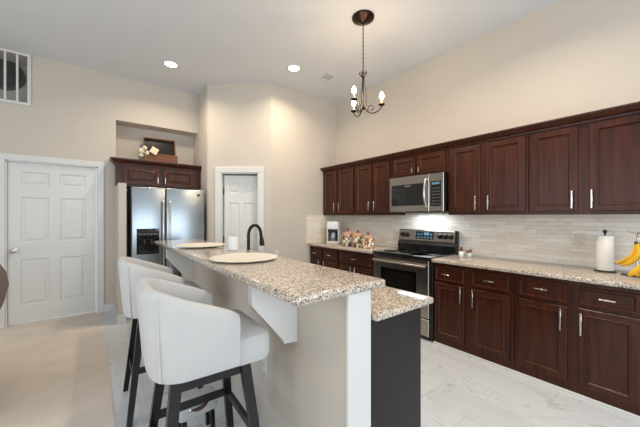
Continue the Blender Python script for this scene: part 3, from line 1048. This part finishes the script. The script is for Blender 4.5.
for i in range(3):
    a = camright + math.radians(-6) + i * 2 * PI / 3
    ca, sa = math.cos(a), math.sin(a)
    pr = [(0.012, 2.50), (0.035, 2.455), (0.075, 2.428), (0.12, 2.43), (0.16, 2.452), (0.182, 2.482), (0.188, 2.503)]
    arm = MB().tube([(ca * r, sa * r, z) for r, z in pr], 0.0055, 8)
    # scroll rising inside the arm
    sp = []
    for k in range(15):
        th = PI * 1.2 - k * 0.42
        rr = 0.040 - 0.0022 * k
        sp.append((ca * (0.085 + rr * math.cos(th)), sa * (0.085 + rr * math.cos(th)), 2.475 + rr * math.sin(th) * 1.1))
    arm.tube(sp, 0.004, 6)
    # thin stay wire up to the stem
    arm.tube([(ca * 0.030, sa * 0.030, 2.50), (ca * 0.034, sa * 0.034, 2.60), (ca * 0.020, sa * 0.020, 2.72), (ca * 0.009, sa * 0.009, 2.80)], 0.003, 6)
    arm = arm.build('arm', 'bronze', t, True)
    px, py = ca * 0.188, sa * 0.188
    MB().lathe([(0.006, 2.495), (0.024, 2.503), (0.034, 2.514), (0.031, 2.515), (0.014, 2.510), (0, 2.510)], (px, py, 0), 18).build('drip_cup', 'bronze', arm, True)
    MB().lathe([(0.0115, 2.5105), (0.0115, 2.565), (0, 2.566)], (px, py, 0), 14).build('candle_sleeve', 'candle', arm, True)
    MB().lathe([(0.008, 2.5665), (0.018, 2.580), (0.023, 2.596), (0.016, 2.620), (0.005, 2.640), (0, 2.645)], (px, py, 0), 14).build('bulb', 'bulb', arm, True)
    l = bpy.data.lights.new('candle_glow', 'POINT')
    l.energy, l.color, l.shadow_soft_size = 4.0, (1.0, 0.72, 0.44), 0.03
    lo = bpy.data.objects.new('candle_glow', l)
    lo.location = (2.20 + px * 1.0, 2.11 + py * 1.0, 2.675)
    COL.objects.link(lo)

# ------------------------------------------------------------------ ceiling fittings


def can(x, y, label):
    t = thing('recessed_light', label, 'ceiling light', (x, y, CEIL), 0, 'recessed ceiling lights')
    MB().lathe([(0.072, -0.0005), (0.098, -0.0005), (0.098, -0.006), (0.088, -0.011), (0.074, -0.008), (0.072, -0.004)], seg=36).build('trim_ring', 'white', t, True)
    MB().lathe([(0.073, -0.001), (0.073, -0.005), (0, -0.005)], seg=36).build('lens', 'lens', t, True)
    return t


can(0.835, 4.348, 'round recessed ceiling light above the refrigerator')
can(2.20, 3.422, 'round recessed ceiling light left of the chandelier')
t = thing('ceiling_vent', 'small white air vent in the ceiling left of the chandelier', 'vent', (2.72, 3.33, CEIL), 0)
t.scale = (0.72, 0.72, 1)
m = MB()
for x0, x1, y0, y1 in ((-0.10, 0.10, 0.13, 0.155), (-0.10, 0.10, -0.155, -0.13), (-0.125, -0.10, -0.155, 0.155), (0.10, 0.125, -0.155, 0.155)):
    m.box(x0, x1, y0, y1, -0.010, -0.0005)
m.build('frame', 'white', t)
MB().box(-0.10, 0.10, -0.13, 0.13, -0.002, -0.0005).build('backing', 'black', t)
for i in range(4):
    y = -0.098 + i * 0.065
    MB().prism([(-0.10, y - 0.014, -0.0025), (-0.10, y + 0.014, -0.010), (-0.10, y + 0.014, -0.0085), (-0.10, y - 0.010, -0.0025)], (0.20, 0, 0)).build('louvre', 'white', t)

# high barred opening on the left
t = thing('wall_grille', 'white-framed barred opening high on the wall above the white door', 'grille')
X0, X1, Z0, Z1 = -1.25, -0.65, 2.80, 3.39
m = MB()
for x0, x1, z0, z1 in ((X0 - 0.035, X1 + 0.035, Z1 - 0.005, 3.418), (X0 - 0.035, X1 + 0.035, Z0 - 0.035, Z0), (X0 - 0.035, X0, Z0, Z1 - 0.005), (X1, X1 + 0.035, Z0, Z1 - 0.005)):
    m.box(x0, x1, YF - 0.02, YF - 0.001, z0, z1, 0.003, 1)
m.build('frame', 'white', t)
for x in (-0.74, -0.845, -0.95, -1.055, -1.16):
    MB().box(x - 0.010, x + 0.010, YF - 0.012, YF + 0.012, Z0 + 0.0005, Z1 - 0.0055).build('bar', 'white', t)
m = MB()
m.box(X0, X1, YF + 0.36, YF + 0.37, Z0, Z1)
m.box(X0 - 0.01, X0, YF + 0.152, YF + 0.37, Z0, Z1)
m.box(X1, X1 + 0.01, YF + 0.152, YF + 0.37, Z0, Z1)
m.box(X0, X1, YF + 0.152, YF + 0.36, Z0 - 0.01, Z0)
m.box(X0, X1, YF + 0.152, YF + 0.36, Z1, Z1 + 0.01)
m.build('recess_lining', 'duct', t)
q = [(0.20, 0), (0.20, 0.03), (0.196, 0.045)]
for i in range(8):
    r = 0.188 - i * 0.023
    q += [(r, 0.052 + 0.012 * i - 0.004), (r - 0.012, 0.058 + 0.012 * i), (r - 0.02, 0.050 + 0.012 * i)]
q.append((0, 0.13))
o = MB().lathe(q, seg=40).build('round_vent_cap', 'ventgrey', None, True, (-0.91, YF + 0.355, 3.22))
o.rotation_euler = (PI / 2, 0, 0)
tag(o, 'dark grey ribbed round disc behind the white bars high on the left wall', 'vent')

# ------------------------------------------------------------------ things on the right countertops
ZC = 0.9152
t = thing('coffee_maker', 'white coffee maker with dark carafe in the counter corner', 'coffee maker', (3.22, 3.76, ZC), math.radians(36))
MB().box(-0.11, 0.11, -0.10, 0.10, 0, 0.035, 0.01, 2).build('base', 'plastic', t, True)
MB().box(0.02, 0.11, -0.10, 0.10, 0.036, 0.235, 0.008, 2).build('water_tank', 'plastic', t, True)
for sy in (-1, 1):
    MB().box(-0.10, 0.0195, sy * 0.0925 - 0.007, sy * 0.0925 + 0.007, 0.0355, 0.2355, 0.003, 1).build('side_cheek', 'plastic', t, True)
MB().box(-0.11, 0.11, -0.10, 0.10, 0.236, 0.365, 0.015, 3).build('brew_head', 'plastic', t, True)
MB().box(-0.09, 0.0115, -0.085, 0.085, 0.1985, 0.2355, 0.004, 1).build('filter_basket', 'black', t)
MB().box(0.012, 0.0195, -0.085, 0.085, 0.037, 0.198, 0.001, 1).build('back_plate', 'black', t)
c = MB().lathe([(0.05, 0), (0.058, 0.01), (0.062, 0.07), (0.052, 0.12), (0.046, 0.14), (0.048, 0.15), (0, 0.152)], (-0.045, 0, 0.0365), 24).build('carafe', 'steel', t, True)
MB().tube([(-0.075, -0.040, 0.16), (-0.115, -0.055, 0.155), (-0.115, -0.055, 0.075), (-0.08, -0.040, 0.07)], 0.008, 8).build('carafe_handle', 'black', c, True)
MB().lathe([(0.046, 0.1525), (0.044, 0.160), (0, 0.160)], (-0.045, 0, 0.0365), 20).build('carafe_lid', 'black', c, True)


def canister(x, y, r, h, label):
    t = thing('canister', label, 'canister', (x, y, ZC), random.uniform(0, 6), 'painted canisters')
    MB().lathe([(r * 0.86, 0), (r * 0.92, 0.006), (r, h * 0.35), (r * 1.0, h * 0.7), (r * 0.93, h * 0.95), (r * 0.95, h), (0, h)], seg=32).build('body', 'floral', t, True)
    l = MB().lathe([(r * 0.98, h + 0.0006), (r * 1.0, h + 0.010), (r * 0.8, h + 0.026), (r * 0.3, h + 0.036), (0, h + 0.038)], seg=32).build('lid', 'terracotta', t, True)
    MB().lathe([(0.010, h + 0.036), (0.009, h + 0.045), (0.020, h + 0.058), (0.016, h + 0.074), (0, h + 0.078)], seg=16).build('knob', 'brownglaze', l, True)
    return t


canister(3.08, 3.27, 0.088, 0.185, 'painted ceramic canister nearest the coffee maker, tallest of the three')
canister(3.09, 3.065, 0.084, 0.170, 'painted ceramic canister in the middle of the three, terracotta lid')
canister(3.07, 2.845, 0.080, 0.150, 'painted ceramic canister nearest the stove, shortest of the three')


def shaker(x, y, h, rz, label):
    t = thing('shaker', label, 'shaker', (x, y, ZC), rz, 'bird-shaped shakers')
    MB().lathe([(0.018, 0), (0.026, 0.012), (0.024, h * 0.5), (0.014, h * 0.62), (0, h * 0.62)], seg=18).build('base', 'porcelain', t, True)
    m = MB().ball((0.0, 0, h * 0.66), 0.022, (1.25, 0.9, 1.1), 14)
    m.ball((-0.020, 0, h * 0.88), 0.013, (1, 1, 1), 10)
    m.tube([(-0.030, 0, h * 0.88), (-0.040, 0, h * 0.86)], [0.005, 0.001], 6)
    m.tube([(0.018, 0, h * 0.68), (0.045, 0, h * 0.86)], [0.012, 0.004], 6)
    m.build('bird', 'brownglaze', t, True)
    return t


shaker(3.27, 1.625, 0.115, 0.3, 'taller brown and white bird figure on the counter next to the stove')
shaker(3.32, 1.560, 0.085, 2.6, 'shorter brown and white bird figure on the counter by the stove')

t = thing('paper_towel_holder', 'black upright holder standing on the counter, carrying the paper towels', 'paper towel holder', (3.345, 0.468, ZC))
MB().lathe([(0.0, 0), (0.070, 0), (0.072, 0.005), (0.064, 0.010), (0, 0.011)], seg=32).build('base', 'black', t, True)
MB().tube([(0, 0, 0.01), (0, 0, 0.315)], 0.007, 10).build('rod', 'black', t, True)
MB().ball((0, 0, 0.328), 0.015, (1, 1, 1)).build('finial', 'black', t, True)
m = MB()
n = 40
tw = [[(r * math.cos(2 * PI * k / n), r * math.sin(2 * PI * k / n), z) for k in range(n)] for r, z in ((0.018, 0), (0.053, 0), (0.054, 0.003), (0.054, 0.281), (0.053, 0.284), (0.018, 0.284), (0.018, 0.0))]
m.loft(tw, False, False)
tag(m.build('paper_towel_roll', 'paper', None, True, (3.345, 0.468, ZC + 0.0115)), 'roll of white paper towels on the black upright holder', 'paper towels')

# banana stand
t = thing('banana_stand', 'chrome banana stand with a hook, on the counter right of the paper towels', 'banana stand', (3.30, 0.275, ZC))
MB().lathe([(0, 0), (0.095, 0), (0.098, 0.004), (0.09, 0.008), (0, 0.009)], seg=32).build('base', 'black', t, True)
m = MB()
for s in (-0.012, 0.012):
    pts = [(0.045, s, 0.008), (0.055, s, 0.16), (0.05, s, 0.29)] + [(0.05 - 0.055 * math.sin(PI / 2 * k / 5), s * (1 - k / 6), 0.29 + 0.035 * math.sin(PI * k / 6)) for k in range(1, 6)]
    m.tube(pts, 0.004, 8)
m.build('upright', 'nickel', t, True)
MB().tube([(0.0, 0.06, 0.335), (0.0, 0.0, 0.318), (-0.010, -0.004, 0.285), (-0.013, 0.002, 0.268), (-0.018, 0.012, 0.275)], 0.0035, 8).build('hook', 'nickel', t, True)


def banana(parent, pts, r=0.019):
    P = [Vector(p) for p in pts]
    # smooth the path
    path = []
    for i in range(17):
        s = i / 16
        a, b_, c = P[0].lerp(P[1], s), P[1].lerp(P[2], s), None
        path.append(tuple(a.lerp(b_, s)))
    rs = [r * (0.35 + 0.65 * math.sin(PI * min(1, max(0, 0.06 + 0.9 * i / 16))) ** 0.6) for i in range(17)]
    b = MB().tube(path, rs, 7).build('banana', 'banana', parent, True)
    p0, d0 = Vector(path[0]), (Vector(path[0]) - Vector(path[1])).normalized()
    MB().tube([tuple(p0 - d0 * 0.003), tuple(p0 + d0 * 0.022)], [0.007, 0.006], 7).build('stem', 'stem', b)
    p1, d1_ = Vector(path[-1]), (Vector(path[-1]) - Vector(path[-2])).normalized()
    MB().tube([tuple(p1 - d1_ * 0.004), tuple(p1 + d1_ * 0.007)], [0.007, 0.004], 7).build('tip', 'stem', b)


b = thing('banana_bunch', 'bunch of ripe bananas hanging from the chrome banana stand', 'bananas', (3.285, 0.28, ZC + 0.252))
banana(b, [(-0.005, 0.010, -0.012), (-0.03, 0.00, -0.13), (-0.03, 0.115, -0.165)])
banana(b, [(-0.020, -0.002, -0.012), (-0.07, -0.035, -0.12), (-0.06, 0.075, -0.175)])
banana(b, [(-0.025, -0.025, -0.012), (-0.06, -0.08, -0.10), (-0.09, -0.07, -0.20)])
b = thing('banana_bunch', 'bright bananas lying on the counter in front of the chrome stand', 'bananas', (3.10, 0.19, ZC))
banana(b, [(0.03, 0.0, 0.155), (-0.005, 0.05, 0.10), (0.0, 0.118, 0.022)], 0.021)
banana(b, [(0.04, -0.02, 0.150), (0.03, 0.02, 0.07), (0.05, 0.085, 0.020)], 0.021)

# ------------------------------------------------------------------ upholstered armchair at the left edge of the view
t = thing('armchair', 'taupe upholstered armchair back, cut off by the left edge of the picture', 'armchair', (-0.96, 3.15, 0), math.radians(6))
MB().box(-0.40, 0.30, -0.42, 0.40, 0.14, 0.44, 0.05, 3).build('seat', 'taupe', t, True)
m = MB()
loops = []
for z, x0, x1, w in ((0.44, 0.16, 0.33, 0.36), (0.60, 0.18, 0.38, 0.39), (0.72, 0.20, 0.435, 0.41), (0.82, 0.21, 0.455, 0.41), (0.92, 0.23, 0.44, 0.39), (0.98, 0.26, 0.41, 0.36), (1.0, 0.30, 0.37, 0.31)):
    cx, hx = (x0 + x1) / 2, (x1 - x0) / 2
    loops.append([(cx + hx * math.copysign(abs(math.cos(a)) ** 0.6, math.cos(a)), w * math.copysign(abs(math.sin(a)) ** 0.45, math.sin(a)), z) for a in [2 * PI * k / 28 for k in range(28)]])
m.loft(loops)
m.build('backrest', 'taupe', t, True)
for sy in (-1, 1):
    MB().box(-0.40, 0.18, sy * 0.47 - 0.045, sy * 0.47 + 0.045, 0.14, 0.62, 0.04, 3).build('arm', 'taupe', t, True)
for sx in (-0.36, 0.26):
    for sy in (-0.36, 0.34):
        MB().bar((sx, sy, 0.145), (sx, sy, 0.006), 0.05, 0.05, 0.7).build('leg', 'stoolwood', t)
